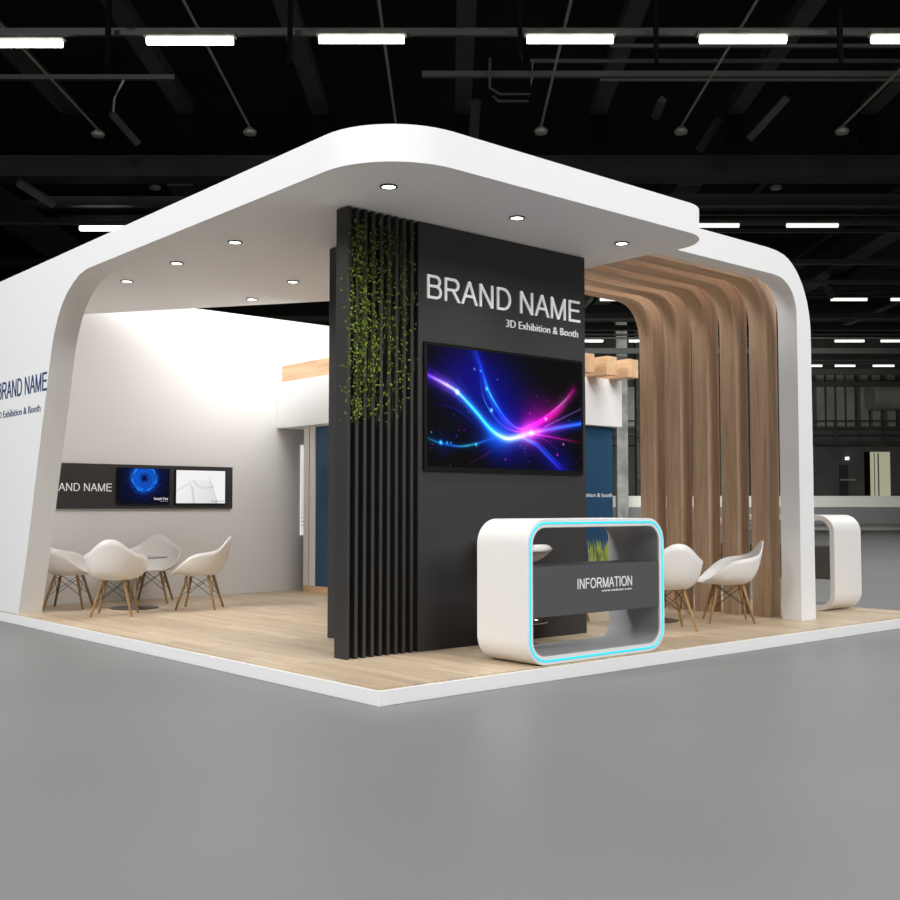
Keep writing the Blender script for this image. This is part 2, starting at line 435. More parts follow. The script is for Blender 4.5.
def soft_art(U, V):
    A = 1.5; X = U * A
    C = np.full(U.shape, .97)
    b1 = np.hypot((X - .9) / .38, (V - .25) / .28)          # round shape upper right
    C -= .09 * np.exp(-((b1 - 1.0) / .09) ** 2) * (V > .3) * (X > .35) * (X < 1.15)
    curve = .62 - .55 * np.clip(X - .05, 0, 9) ** .9 + .55 * np.clip(X - .45, 0, 9)
    C -= .08 * np.exp(-((V - curve) / .035) ** 2) * (X < .45)
    C -= .12 * np.exp(-((X - (.45 + .12 * np.clip(V - .45, 0, 1) ** .6)) / .03) ** 2) * (V > .45)
    C -= .12 * np.exp(-((X - (.95 + .32 * V)) / .014) ** 2) * (V > .15)
    C -= .12 * np.clip((X - .45) * .6 + V * .4, 0, 1) * (X < .95 + .32 * V) * (V > .3)
    return np.stack([C, C, C], -1)

# ------------------------------------------------------------------ camera
F, YAW, PITCH = 1088.651, radians(48.98664), radians(3.01205)
CAM = Vector((-4.18928, -5.49887, 1.25))
cam = bpy.data.cameras.new('camera'); co = bpy.data.objects.new('camera', cam); COL.objects.link(co)
cam.sensor_width = 36; cam.lens = 36 * F / 900; cam.clip_end = 400; cam.clip_start = .05
co.location = CAM; co.rotation_euler = (pi / 2 + PITCH, 0, YAW - pi / 2)
SC.camera = co

T = .11        # top of the platform

# ------------------------------------------------------------------ booth: platform
pf = empty('exhibition_platform', (3.7, 4, 0), label='low exhibition platform with pale oak plank deck and white edge on the gray hall floor', cat='platform')
MB().box(0, 7.52, 0, 8.6, 0, T - .012).build('platform_base', M['white_edge'], pf, bevel=.003)
MB().box(.012, 7.508, .012, 8.588, T - .012, T).build('plank_deck', M['floor_wood'], pf)

# ------------------------------------------------------------------ canopy (left wall + roof, one continuous band)
ZS, ZT = 3.555, 3.81
cn = empty('booth_canopy', (0, 6.9, T), label='large white wraparound canopy whose left wall curves up into the flat roof', cat='canopy')
arch = [(6.325, T), (6.114, .751), (5.96, 1.33), (5.80, 1.91), (5.70, 2.25), (5.60, 2.62), (5.53, 2.88), (5.46, 3.04), (5.37, 3.19), (5.27, 3.30),
        (5.15, 3.39), (5.0, 3.470), (4.84, 3.527), (4.664, ZS)]
side = [(8.6, T), (8.6, ZT), (.62, ZT), (.62, ZS)] + arch[::-1]
sp_ = MB().prism(side, 0, .25, 'x').build('side_wall', M['white'], cn, smooth=True, angle=20)
def rc(cx, cy, r, a0, a1, n=14):
    return [(cx + r * cos(radians(a0 + (a1 - a0) * i / n)), cy + r * sin(radians(a0 + (a1 - a0) * i / n))) for i in range(n + 1)]
rr_ = .62
roof = rc(rr_, rr_, rr_, 180, 270) + rc(3.68 - .42, .42, .42, 270, 360) + [(3.68, .5), (3.64, .5), (3.64, 3.13), (.9, 7.24), (.25, 7.24), (.25, .62)]
MB().prism(roof, ZS, ZT, 'z').build('roof_slab', M['white'], cn, smooth=True, angle=20)
caps('BRAND NAME', M['navy_letter'], cn, (0, 5.64, 2.455), (0, -1, 0), (0, 0, 1), 1.47, .19, depth=.006)
text_mesh('lettering', '3D Exhibition & Booth', M['navy_letter'], cn, (0, 5.80, 2.245), (0, -1, 0), (0, 0, 1), 1.34, .082, align='right', depth=.005)

# portal frame at right
pt = empty('portal_frame', (5.85, .6, T), label='white arched portal frame with one slim leg at the right of the canopy', cat='portal frame')
outer = [(3.64, 3.83), (5.20, 3.83), (5.36, 3.822), (5.495, 3.80), (5.58, 3.768), (5.655, 3.725), (5.72, 3.675), (5.78, 3.61), (5.835, 3.54), (5.88, 3.46), (5.92, 3.37), (5.95, 3.27), (5.97, 3.17), (5.98, 3.06), (5.985, T)]
inner = [(5.716, T), (5.722, 3.10), (5.715, 3.26), (5.695, 3.34), (5.66, 3.41), (5.61, 3.468), (5.55, 3.515), (5.48, 3.548), (5.40, 3.568), (5.28, 3.575), (3.64, 3.575)]
MB().prism(outer + inner, .5, .72, 'y').build('frame', M['white'], pt, smooth=True, angle=20)

# ribs
ri = [(5.775, T), (5.775, 3.14), (5.768, 3.24), (5.748, 3.33), (5.715, 3.41), (5.668, 3.48), (5.61, 3.535), (5.54, 3.577), (5.45, 3.602), (5.34, 3.612), (3.66, 3.612)]
ro = [(3.66, 3.825), (5.50, 3.825), (5.70, 3.80), (5.83, 3.745), (5.92, 3.65), (5.975, 3.52), (5.99, 3.37), (5.99, T)]
rib_ids = ['nearest the white portal leg', 'second from the white portal leg', 'middle one of the five ribs', 'second from the far end', 'farthest from the portal leg']
def rib_uv(o):
    pass
for i in range(5):
    y0 = .905 + .370 * i
    o = MB().prism(ri + ro, y0, y0 + .2, 'y').build('wooden_rib', M['rib_wood'], None, smooth=True, angle=20)
    ga = o.data.attributes.new('grain', 'FLOAT_VECTOR', 'POINT')
    for v_ in o.data.vertices:
        ds = [((v_.co.x - q[0]) ** 2 + (v_.co.z - q[1]) ** 2, k_) for k_, q in enumerate(ri)]
        k_ = min(ds)[1]
        s_ = sum(sqrt((ri[m_ + 1][0] - ri[m_][0]) ** 2 + (ri[m_ + 1][1] - ri[m_][1]) ** 2) for m_ in range(k_))
        ga.data[v_.index].vector = (s_, v_.co.y + 3.1 * i, sqrt(min(ds)[0]) + v_.co.y * .3)
    tag(o, 'curved brown oak rib over wall and ceiling, ' + rib_ids[i], 'rib', 'curved oak ribs beside the portal leg')

# ------------------------------------------------------------------ dark tower with slats
tw = empty('display_tower', (2.3, 1.8, T), label='tall charcoal display tower with vertical slats and pale brand lettering', cat='tower')
MB().box(1.30, 3.285, 1.2, 2.45, T, 3.55).build('tower_body', M['charcoal'], tw, bevel=.003)
for i in range(9):
    x0 = .607 + .0769 * i
    MB().box(x0, x0 + .030, 1.2, 1.355, T, 3.55).build('slat', M['charcoal2'], tw, bevel=.002)
MB().box(.65, 1.30, 1.357, 1.38, T + .02, 3.54).build('slat_backing', M['charcoal'], tw)
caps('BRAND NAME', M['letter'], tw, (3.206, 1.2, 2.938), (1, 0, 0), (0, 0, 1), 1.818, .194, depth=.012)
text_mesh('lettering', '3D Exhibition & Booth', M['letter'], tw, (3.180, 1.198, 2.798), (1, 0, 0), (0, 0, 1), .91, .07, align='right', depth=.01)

tv = empty('wall_television', (2.31, 1.18, 1.545), label='large flat television showing blue and magenta light swirls on the charcoal tower', cat='television')
MB().prism([(1.345, 1.545), (3.222, 1.545), (3.222, 2.583), (1.345, 2.583)], 1.170, 1.199, 'y').build('casing', M['tv_frame'], tv, bevel=.004)
screen('screen', light_art, 300, 168, 1.371, 3.193, 1.1695, 1.578, 2.556, 1.1, tv)

# climbing vine on the slats
vn = empty('climbing_vine', (.95, 1.18, 3.5), label='green leafy vine climbing over the upper half of the charcoal slats', cat='plant')
lf = MB(); st = MB()
def leaf(mb, p, s):
    a, b_, c_ = R.uniform(0, 6.28), R.uniform(-1.1, .9), R.uniform(-.9, .9)
    m = Matrix.Rotation(a, 3, 'Y') @ Matrix.Rotation(b_, 3, 'X') @ Matrix.Rotation(c_, 3, 'Z')
    pts = [(0, 0, 0), (.24, .04, .45), (.0, -.05, .55), (-.24, .04, .45), (.0, 0, 1.2)]
    vs = [tuple(Vector(p) + m @ Vector(q) * s) for q in pts]
    mb.add(vs, [(0, 1, 2), (0, 2, 3), (1, 4, 2), (2, 4, 3)])
for k in range(30):
    x = R.uniform(.64, 1.22) if k > 7 else R.uniform(.64, .88)
    z = R.uniform(3.3, 3.5); end = R.uniform(1.88, 2.2) if (k % 4 or x < .9) else R.uniform(2.2, 2.6)
    if k in (3, 4, 20): end = 1.86
    if k in (12,): x = .615
    y = 1.185; pts = []
    while z > end:
        pts.append((x, y, z))
        dens = (.80 if x < .92 else .5) * (.85 if z > 3.2 else 1)
        if R.random() < dens:
            for q in range(2 if x < .9 and R.random() < .45 else 1):
                leaf(lf, (x + R.uniform(-.03, .03), y - R.uniform(0, .03), z + R.uniform(-.03, .03)), R.uniform(.019, .031))
        x += R.uniform(-.012, .012); x = min(max(x, .60), 1.25); y = 1.185 + R.uniform(-.008, .01); z -= R.uniform(.02, .045)
    if len(pts) > 2: st.tube(pts, .0022, 4)
for (zx, zz) in [(.60, 3.25), (.60, 3.0), (.60, 2.36), (.60, 2.12), (.60, 2.0)]:
    for q in range(6): leaf(lf, (zx + R.uniform(-.012, .02), 1.21 + R.uniform(0, .09), zz + R.uniform(-.09, .09)), R.uniform(.02, .03))
st.build('stems', M['stem'], vn)
lf.build('leaves', M['leaf'], vn)

# ------------------------------------------------------------------ back wall, wall panel and screens
MB().box(.252, 7.1, 7.25, 7.40, T, 3.83).build('back_partition', M['wall_in'], None, bevel=.003)
bp_ = bpy.data.objects['back_partition']; tag(bp_, 'tall white back wall of the booth behind the meeting table', 'wall')
wp = empty('wall_panel', (1.9, 7.23, 1.5), label='long charcoal wall panel with brand lettering on the white back wall', cat='wall panel')
MB().box(.27, 3.070, 7.215, 7.247, 1.233, 1.776).build('panel', M['charcoal'], wp, bevel=.003)
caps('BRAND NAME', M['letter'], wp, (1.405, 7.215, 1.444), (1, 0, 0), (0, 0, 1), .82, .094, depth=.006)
s1 = empty('wall_monitor', (1.84, 7.2, 1.3), label='wall monitor with a glowing blue tunnel picture on the long charcoal panel', cat='monitor', group='monitors on the charcoal wall panel')
MB().box(1.472, 2.162, 7.192, 7.213, 1.292, 1.738).build('casing', M['tv_frame'], s1)
screen('screen', tunnel_art, 150, 94, 1.481, 2.153, 7.190, 1.302, 1.728, 1.0, s1)
text_mesh('lettering', 'Sample Text', M['letter'], s1, (2.138, 7.189, 1.345), (1, 0, 0), (0, 0, 1), .19, .03, align='right', depth=.002, weight=.02)
text_mesh('lettering', 'Sample Text', M['letter'], s1, (2.138, 7.189, 1.322), (1, 0, 0), (0, 0, 1), .11, .013, align='right', depth=.002)
s2 = empty('wall_monitor', (2.62, 7.2, 1.3), label='wall monitor with a soft white abstract picture at the end of the charcoal panel', cat='monitor', group='monitors on the charcoal wall panel')
MB().box(2.241, 2.953, 7.192, 7.213, 1.292, 1.732).build('casing', M['tv_frame'], s2)
screen('screen', soft_art, 130, 84, 2.250, 2.944, 7.190, 1.302, 1.722, .95, s2)
text_mesh('lettering', 'Sample Text', M['charcoal'], s2, (2.925, 7.189, 1.318), (1, 0, 0), (0, 0, 1), .18, .026, align='right', depth=.002)

# striped white poster beyond the storage room corner
ps = empty('striped_poster', (4.5, 7.24, .9), label='narrow strip of white poster with thin black slanted lines beside the storage room', cat='poster')
MB().box(4.15, 4.75, 7.235, 7.248, .868, 2.112).build('sheet', mat('poster_white', (250, 250, 250), .5, .3, emit=(255, 255, 255), es=.6), ps)  # white sheet with added emission so it stays bright, no lamp behind
ln = MB()
for k in range(16):
    z = .99 + .055 * k; w = .012 * (1 - k / 18)
    ln.prism([(4.155, z), (4.70, z + .16 + .012 * k), (4.70, z + .16 + .012 * k + w), (4.155, z + w)], 7.232, 7.2345, 'y')
ln.build('ink_lines', M['tv_frame'], ps)

# ------------------------------------------------------------------ storage room behind
sr = empty('storage_room', (5.5, 5.5, T), label='blue walled storage room with white fascia band behind the charcoal tower', cat='storage room')
MB().box(3.985, 7.07, 4.085, 6.92, T, .205).build('kick_board', M['beam_wood'], sr)
MB().box(4.0, 7.055, 4.10, 6.90, .205, 2.34).build('blue_wall', M['blue'], sr)
MB().box(3.985, 3.999, 6.795, 6.915, .205, 2.335).build('corner_post', M['wall_in'], sr)
MB().box(3.985, 3.999, 6.645, 6.775, .205, 2.335).build('corner_post', M['wall_in'], sr)
MB().box(3.993, 3.999, 6.775, 6.795, .205, 2.335).build('post_joint', M['panel_gray'], sr)
MB().box(3.992, 3.999, 6.0, 6.52, 1.28, 1.80).build('printed_panel', M['blue_dark'], sr)
MB().box(3.76, 7.14, 4.0, 7.245, 2.325, 2.95).build('fascia_band', M['white'], sr, bevel=.003)
text_mesh('lettering', '3D Exhibition & booth', M['letter'], sr, (7.04, 4.099, 1.385), (1, 0, 0), (0, 0, 1), .84, .058, align='right', depth=.004)
for i in range(8):
    x0 = 6.868 - .4325 * i
    o = MB().box(x0, x0 + .19, 3.65, 7.245, 2.951, 3.19).build('roof_beam', M['beam_wood'], None, bevel=.002)
    if i == 7: o.location.x += 0
    tag(o, ['pale oak roof beam at the right end of the white fascia', 'pale oak roof beam second from the right end of the white fascia', 'pale oak roof beam third from the right beside the tower edge', 'pale oak roof beam fourth from the right above the storage room', 'pale oak roof beam fifth from the right above the storage room', 'pale oak roof beam third from the left above the storage room', 'pale oak roof beam second from the left above the storage room', 'pale oak roof beam at the left end above the white fascia'][i], 'roof beam', 'oak roof beams on the storage room')

# planter with tall grass in front of the blue wall
gp = empty('grass_planter', (5.9, 3.72, T), label='white planter of tall spiky green grass before the blue storage wall', cat='planter')
MB().box(5.2, 6.75, 3.55, 3.88, T, .56).build('planter_box', M['planter'], gp, bevel=.01)
gb = MB()
for k in range(110):
    x = R.uniform(5.25, 6.70); y = R.uniform(3.6, 3.83); h = R.uniform(.14, .34); w = R.uniform(.012, .02)
    dx, dy = R.uniform(-.08, .08), R.uniform(-.06, .06)
    gb.add([(x - w, y, .54), (x + w, y, .54), (x + w * .8 + dx * .4, y + dy * .4, .54 + h * .55), (x - w * .8 + dx * .4, y + dy * .4, .54 + h * .55), (x + dx, y + dy, .54 + h)],
           [(0, 1, 2, 3), (3, 2, 4)])
tag(gb.build('grass_blades', M['grass'], gp), kind='stuff')

# ------------------------------------------------------------------ chairs
def make_chair():
    root = empty('shell_armchair')
    # moulded shell as a polar surface; phi = 0 faces forward (+x)
    NP, NT = 72, 16
    def smooth_ks(ks):
        a = np.arange(360); d = np.where(a > 180, 360 - a, a)
        v = np.interp(d, [k_[0] for k_ in ks], [k_[1] for k_ in ks])
        w_ = np.exp(-(np.arange(-24, 25) / 8.0) ** 2); w_ /= w_.sum()
        return np.convolve(np.concatenate([v[-24:], v, v[:24]]), w_, 'valid')
    def keyed(phi, ks):
        a = abs(phi)
        for (a0, v0), (a1, v1) in zip(ks, ks[1:]):
            if a <= a1:
                t = (a - a0) / (a1 - a0); t = t * t * (3 - 2 * t)
                return v0 + (v1 - v0) * t
        return ks[-1][1]
    rim_h = smooth_ks([(0, .405), (30, .410), (44, .428), (58, .475), (72, .55), (90, .618), (128, .652), (142, .68), (156, .755), (168, .803), (180, .81)])
    rim_r = smooth_ks([(0, .305), (26, .33), (44, .345), (60, .325), (90, .30), (118, .30), (138, .315), (158, .305), (180, .298)])
    z0 = .372; vs = []; fs = []
    for j in range(NT + 1):
        t = j / NT
        for i in range(NP):
            ph = 360 * i / NP; a_ = int(ph) % 360; da = min(a_, 360 - a_)
            h = float(rim_h[a_]); r = float(rim_r[a_])
            up = min(1, max(0, (h - .42) / .12))
            rho = r * (1 - (1 - t) ** (1.35 + .5 * up))
            g = t ** (2.0 + .9 * up)
            if da > 50: rho += .018 * t ** 6
            x = rho * cos(radians(ph)); y = rho * sin(radians(ph))
            z = z0 + (h - z0) * g
            if da > 115: x -= .022 * t ** 3 * (da - 115) / 65
            if da < 40: z -= .012 * t ** 4
            vs.append((x - .005, y, z))
    for j in range(NT):
        for i in range(NP):
            fs.append((j * NP + i, j * NP + (i + 1) % NP, (j + 1) * NP + (i + 1) % NP, (j + 1) * NP + i))
    o = MB().add(vs, fs)
    so = o.build('seat_shell', M['shell'], root, smooth=True, angle=180, local=True)
    bm = bmesh.new(); bm.from_mesh(so.data); bmesh.ops.remove_doubles(bm, verts=bm.verts, dist=1e-5); bm.to_mesh(so.data); bm.free()
    so.data.shade_smooth()
    sd = so.modifiers.new('Solidify', 'SOLIDIFY'); sd.thickness = .011; sd.offset = 0
    top = {}; foot = {}
    for sx in (1, -1):
        for sy in (1, -1):
            a = Vector((.118 * sx, .105 * sy, .388)); b = Vector((.218 * sx, .208 * sy, .0))
            top[sx, sy] = a; foot[sx, sy] = b
            MB().tube([a, b], .0165, 10, r1=.0125).build('leg', M['leg_wood'], root, smooth=True, local=True)
    w = MB()
    P = lambda k, t: top[k].lerp(foot[k], t)
    for a, b in (((1, 1), (1, -1)), ((-1, 1), (-1, -1)), ((1, 1), (-1, 1)), ((1, -1), (-1, -1))):
        w.tube([P(a, .06), P(b, .62)], .0035, 6); w.tube([P(b, .06), P(a, .62)], .0035, 6)
    for sx in (1, -1): w.tube([P((sx, 1), .03), P((sx, -1), .03)], .005, 6)
    for sy in (1, -1): w.tube([P((1, sy), .03), P((-1, sy), .03)], .005, 6)
    w.build('wire_brace', M['wire'], root, local=True)
    return root
chair0 = make_chair()
chairs = [
    (.74, 5.57, 56, 'white shell armchair on wooden legs, seen from behind, nearest at the left table', 'armchairs around the left table'),
    (1.76, 6.80, 235, 'white shell armchair facing the camera behind the left table', 'armchairs around the left table'),
    (1.78, 5.66, 138, 'white shell armchair in profile at the right of the left table', 'armchairs around the left table'),
    (.70, 6.72, -38, 'white shell armchair partly hidden by the left canopy wall', 'armchairs around the left table'),
    (4.08, .90, 55, 'white shell armchair seen from behind beside the glowing counter', 'armchairs around the right table'),
    (5.10, .94, 135, 'white shell armchair in profile before the brown oak ribs', 'armchairs around the right table'),
    (4.02, 2.14, -45, 'white shell armchair behind the charcoal tower, glimpsed through the counter', 'armchairs around the right table'),
]
used = False
for x, y, a, lab, grp in chairs:
    c = chair0 if not used else copy_tree(chair0)
    used = True
    c.location = (x, y, T + .001); c.rotation_euler = (0, 0, radians(a))
    tag(c, lab, 'chair', grp)

def make_table(x, y, lab):
    t = empty('glass_table', (x, y, T + .001), label=lab, cat='table', group='round glass meeting tables')
    MB().lathe([(.27, 0), (.27, .006), (.25, .012), (.05, .02), (.03, .03)], n=40).build('base', M['steel_dark'], t, smooth=True, local=True)
    MB().lathe([(.021, .022), (.021, .56)], n=20).build('pole', M['chrome'], t, smooth=True, local=True)
    MB().lathe([(.10, .558), (.10, .568)], n=24).build('mounting_plate', M['chrome'], t, smooth=True, local=True)
    MB().lathe([(.36, .569), (.362, .574), (.36, .579)], n=48).build('tabletop', M['glass'], t, smooth=True, local=True)
make_table(1.25, 6.20, 'round glass table on a chrome pole between the four left armchairs')
make_table(4.59, 1.50, 'round glass table on a chrome pole among the right armchairs')

# ------------------------------------------------------------------ counters
def rring(x0, x1, z0, z1, r, n=10):
    return rc(x0 + r, z0 + r, r, 180, 270, n) + rc(x1 - r, z0 + r, r, 270, 360, n) + rc(x1 - r, z1 - r, r, 0, 90, n) + rc(x0 + r, z1 - r, r, 90, 180, n)
def ring_mesh(mb, outer, inner, d0, d1):
    n = len(outer)
    vs = [(p[0], d0, p[1]) for p in outer] + [(p[0], d0, p[1]) for p in inner] + [(p[0], d1, p[1]) for p in outer] + [(p[0], d1, p[1]) for p in inner]
    fs = []
    for i in range(n):
        j = (i + 1) % n
        fs += [(i, j, n + j, n + i), (2 * n + i, 3 * n + i, 3 * n + j, 2 * n + j), (i, 2 * n + i, 2 * n + j, j), (n + i, n + j, 3 * n + j, 3 * n + i)]
    return mb.add(vs, fs)
def make_counter(name, lab, tf, loc, led, txt):
    t = empty(name, loc, label=lab, cat='counter')
    W = 1.560; Hh = 1.053; D = .53
    o = rring(0, W, 0, Hh, .19); i = rring(.060, W - .062, .062, Hh - .062, .125)
    ring_mesh(MB(tf), o, i, 0, D).build('ring_shell', M['counter'], t, smooth=True, angle=40, bevel=.004)
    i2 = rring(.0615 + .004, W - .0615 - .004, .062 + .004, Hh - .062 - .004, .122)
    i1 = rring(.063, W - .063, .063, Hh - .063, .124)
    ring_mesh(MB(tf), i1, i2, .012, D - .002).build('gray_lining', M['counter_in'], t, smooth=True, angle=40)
    MB(tf).box(.0625, W - .0625, .008, .36, .345, .706).build('shelf_box', M['panel_gray'], t, bevel=.003)
    if led:
        a = rring(.021, W - .021, .023, Hh - .023, .168, 12); b = rring(.035, W - .035, .037, Hh - .037, .154, 12)
        ring_mesh(MB(tf), a, b, -.004, .002).build('light_strip', M['led'], t)
    return t

X0, Y0 = 1.337, .018
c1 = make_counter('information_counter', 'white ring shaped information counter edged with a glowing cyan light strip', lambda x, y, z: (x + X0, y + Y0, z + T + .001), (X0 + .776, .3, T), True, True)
caps('INFORMATION', M['letter'], c1, (2.501, Y0 + .008, .641), (1, 0, 0), (0, 0, 1), .63, .076, depth=.004)
text_mesh('lettering', 'www.website.com', M['letter'], c1, (2.495, Y0 + .008, .609), (1, 0, 0), (0, 0, 1), .355, .02, align='right', depth=.004)
c2 = make_counter('display_counter', 'plain white ring shaped counter standing outside the portal leg at the far right', lambda x, y, z: (6.84 + y * 1.08, .765 + x, z + T + .001), (7.09, 1.54, T), False, False)

# bar stool behind the information counter
bs = empty('bar_stool', (2.105, .93, T + .001), label='white seated bar stool with chrome foot ring behind the information counter', cat='stool')
MB().lathe([(.25, 0), (.25, .006), (.22, .014), (.04, .03), (.03, .05)], n=40).build('base', M['steel_dark'], bs, smooth=True, local=True)
MB().lathe([(.022, .03), (.022, .66)], n=20).build('pole', M['chrome'], bs, smooth=True, local=True)
ringp = [(.06 + .20 * cos(2 * pi * k / 28) if 0 else .17 + .15 * cos(2 * pi * k / 28), .14 * sin(2 * pi * k / 28), .19 + .0 * k) for k in range(29)]
MB().tube(ringp, .008, 8, caps=False).tube([(.0, 0, .19), (.05, 0, .19)], .01, 8).build('foot_ring', M['chrome'], bs, smooth=True, local=True)
vs = []; fs = []
NU, NV = 28, 14
for j in range(NV + 1):
    for i in range(NU):
        t = j / NV; a = 2 * pi * i / NU
        rx, ry = .29, .22
        x = rx * t * cos(a); y = ry * t * sin(a)
        z = .707 + .09 * t ** 3 + (.12 * t ** 3 if x < -.12 else 0) * min(1, (-x - .12) / .12 if x < -.12 else 0) + .03 * (cos(a) ** 2) * t * t
        vs.append((x + .05, y, z))
for j in range(NV):
    for i in range(NU): fs.append((j * NU + i, j * NU + (i + 1) % NU, (j + 1) * NU + (i + 1) % NU, (j + 1) * NU + i))
so = MB().add(vs, fs).build('seat', M['shell'], bs, smooth=True, angle=180, local=True)
sd = so.modifiers.new('Solidify', 'SOLIDIFY'); sd.thickness = .03; sd.offset = -1

# ------------------------------------------------------------------ recessed downlights
dl = [(.54, .61, 'recessed downlight nearest the rounded front corner of the canopy'), (1.83, .61, 'recessed downlight above the big brand lettering'), (3.11, .61, 'recessed downlight beside the start of the oak ribs'),
      (.54, 2.79, 'recessed downlight in the left row, nearest the slats'), (.54, 3.87, 'recessed downlight in the left row, middle one of three'), (.54, 4.96, 'recessed downlight in the left row, closest to the curved wall'),
      (1.83, 3.87, 'recessed downlight just left of the slatted tower top'), (2.0, 4.96, 'recessed downlight near the slanted back edge of the roof')]
for x, y, lab in dl:
    t = empty('downlight', (x, y, ZS), label=lab, cat='light', group='recessed downlights in the canopy')
    n = 32
    o = [(x + .064 * cos(2 * pi * k / n), y + .064 * sin(2 * pi * k / n)) for k in range(n)]
    i = [(x + .050 * cos(2 * pi * k / n), y + .050 * sin(2 * pi * k / n)) for k in range(n)]
    m = MB(); N_ = n
    m.add([(p[0], p[1], ZS) for p in o] + [(p[0], p[1], ZS - .010) for p in o] + [(p[0], p[1], ZS - .010) for p in i] + [(p[0], p[1], ZS - .001) for p in i],
          [(r_ * N_ + k, r_ * N_ + (k + 1) % N_, (r_ + 1) * N_ + (k + 1) % N_, (r_ + 1) * N_ + k) for r_ in range(3) for k in range(N_)])
    m.build('trim_ring', M['ring'], t, smooth=True)
    MB().prism(i, ZS - .006, ZS - .001, 'z').build('diffuser', M['lamp'], t)
    sp = bpy.data.lights.new('downlight_spot', 'SPOT'); sp.energy = 36; sp.spot_size = radians(110); sp.spot_blend = .9; sp.color = (1, .965, .92); sp.shadow_soft_size = .06
    so = bpy.data.objects.new('downlight_spot', sp); COL.objects.link(so); so.location = (x, y, ZS - .03)

# ------------------------------------------------------------------ the hall (squared up with the view direction)
fu = Vector((sin(YAW), -cos(YAW), 0)); fv = Vector((cos(YAW), sin(YAW), 0)); foot0 = Vector((CAM.x, CAM.y, 0))
def H(u, v, z):
    p = foot0 + fu * u + fv * v
    return (p.x, p.y, z)
def elev(py): return tan(PITCH + atan((450 - py) / F))
def UV(px, py, z):
    """hall position of a photo point lying at height z"""
    v = (z - CAM.z) / elev(py); zc = v * cos(PITCH) + (z - CAM.z) * sin(PITCH)
    return (px - 450) / F * zc, v
def UA(px, v, z):
    zc = v * cos(PITCH) + (z - CAM.z) * sin(PITCH)
    return (px - 450) / F * zc
UW, VB, VF, ZC = 46, -26, 92, 15.5
def struct(o, lab=None): o['kind'] = 'structure'; return o
struct(MB(H).box(-UW, UW, VB, VF + 1, -.3, 0).build('floor', M['floor']))
struct(MB(H).box(-UW, UW, VB, VF + 1, ZC, ZC + .3).build('ceiling', M['hall_ceiling']))
struct(MB(H).box(-UW, -UW + .3, VB, VF, 0, ZC).build('wall_left', M['hall_wall']))
struct(MB(H).box(UW - .3, UW, VB, VF, 0, ZC).build('wall_right', M['hall_wall']))
struct(MB(H).box(-UW, UW, VF, VF + .3, 0, ZC).build('wall_back', M['hall_wall']))
struct(MB(H).box(-UW, UW, VB - .3, VB, 0, ZC).build('wall_front', M['hall_wall']))
# raised dock along the far wall, standing in for grey and pale far floor
struct(MB(H).box(-UW + .3, UW - .3, 82.0, VF, 0, 1.26).build('trim_2', M['dado']))
struct(MB(H).box(-UW + .3, UW - .3, 81.9, VF, 1.26, 2.10).build('trim_3', M['dock']))
ZD = 2.10

def wx(px): return UA(px, VF, 3)
# far wall doors and fittings
d1 = MB(H); z0, z1 = ZD, CAM.z + VF * elev(452)
d = struct(MB(H).box(wx(870), wx(890), VF - .12, VF - .01, z0, z1).build('door_1', M['beige_door']))
for a, b_ in ((877.5, 878.6), (873.8, 874.4)):
    MB(H).box(wx(a), wx(b_), VF - .16, VF - .12, z0 + .1, z1 - .1).build('door_seam', M['hall_wall'], d)
d = struct(MB(H).box(wx(864.5), wx(869.6), VF - .2, VF - .01, z0, z1).build('trim_1', M['hall_black']))
d = struct(MB(H).box(wx(839.5), wx(847.5), VF - .12, VF - .01, z0, CAM.z + VF * elev(465)).build('door_2', M['dark_door']))
MB(H).box(wx(840), wx(855), VF - .2, VF - .12, CAM.z + VF * elev(480.6), CAM.z + VF * elev(479)).build('push_bar', M['duct'], d)
wl = MB(H).box(wx(845.5), wx(848.5), VF - .3, VF - .02, CAM.z + VF * elev(460), CAM.z + VF * elev(457)).build('wall_lamp', M['tube_far'])
tag(wl, 'small round white lamp above the black door on the far wall', 'lamp')
wl = MB(H).box(wx(852.5), wx(855.5), VF - .6, VF - .02, CAM.z + VF * elev(444.5), CAM.z + VF * elev(443)).build('wall_spotlight', M['tube_far'])
tag(wl, 'small spotlight shining down the far wall beside the beige door', 'lamp')
sp = bpy.data.lights.new('wall_spot', 'SPOT'); sp.energy = 420; sp.spot_size = radians(60); sp.spot_blend = .8; sp.shadow_soft_size = .1
so = bpy.data.objects.new('wall_spot', sp); COL.objects.link(so); so.location = H(wx(854), VF - 1.0, CAM.z + VF * elev(444)); so.rotation_euler = (radians(14), 0, YAW - pi / 2)
lab_side = ['left', 'centre left', 'centre', 'centre right', 'right']
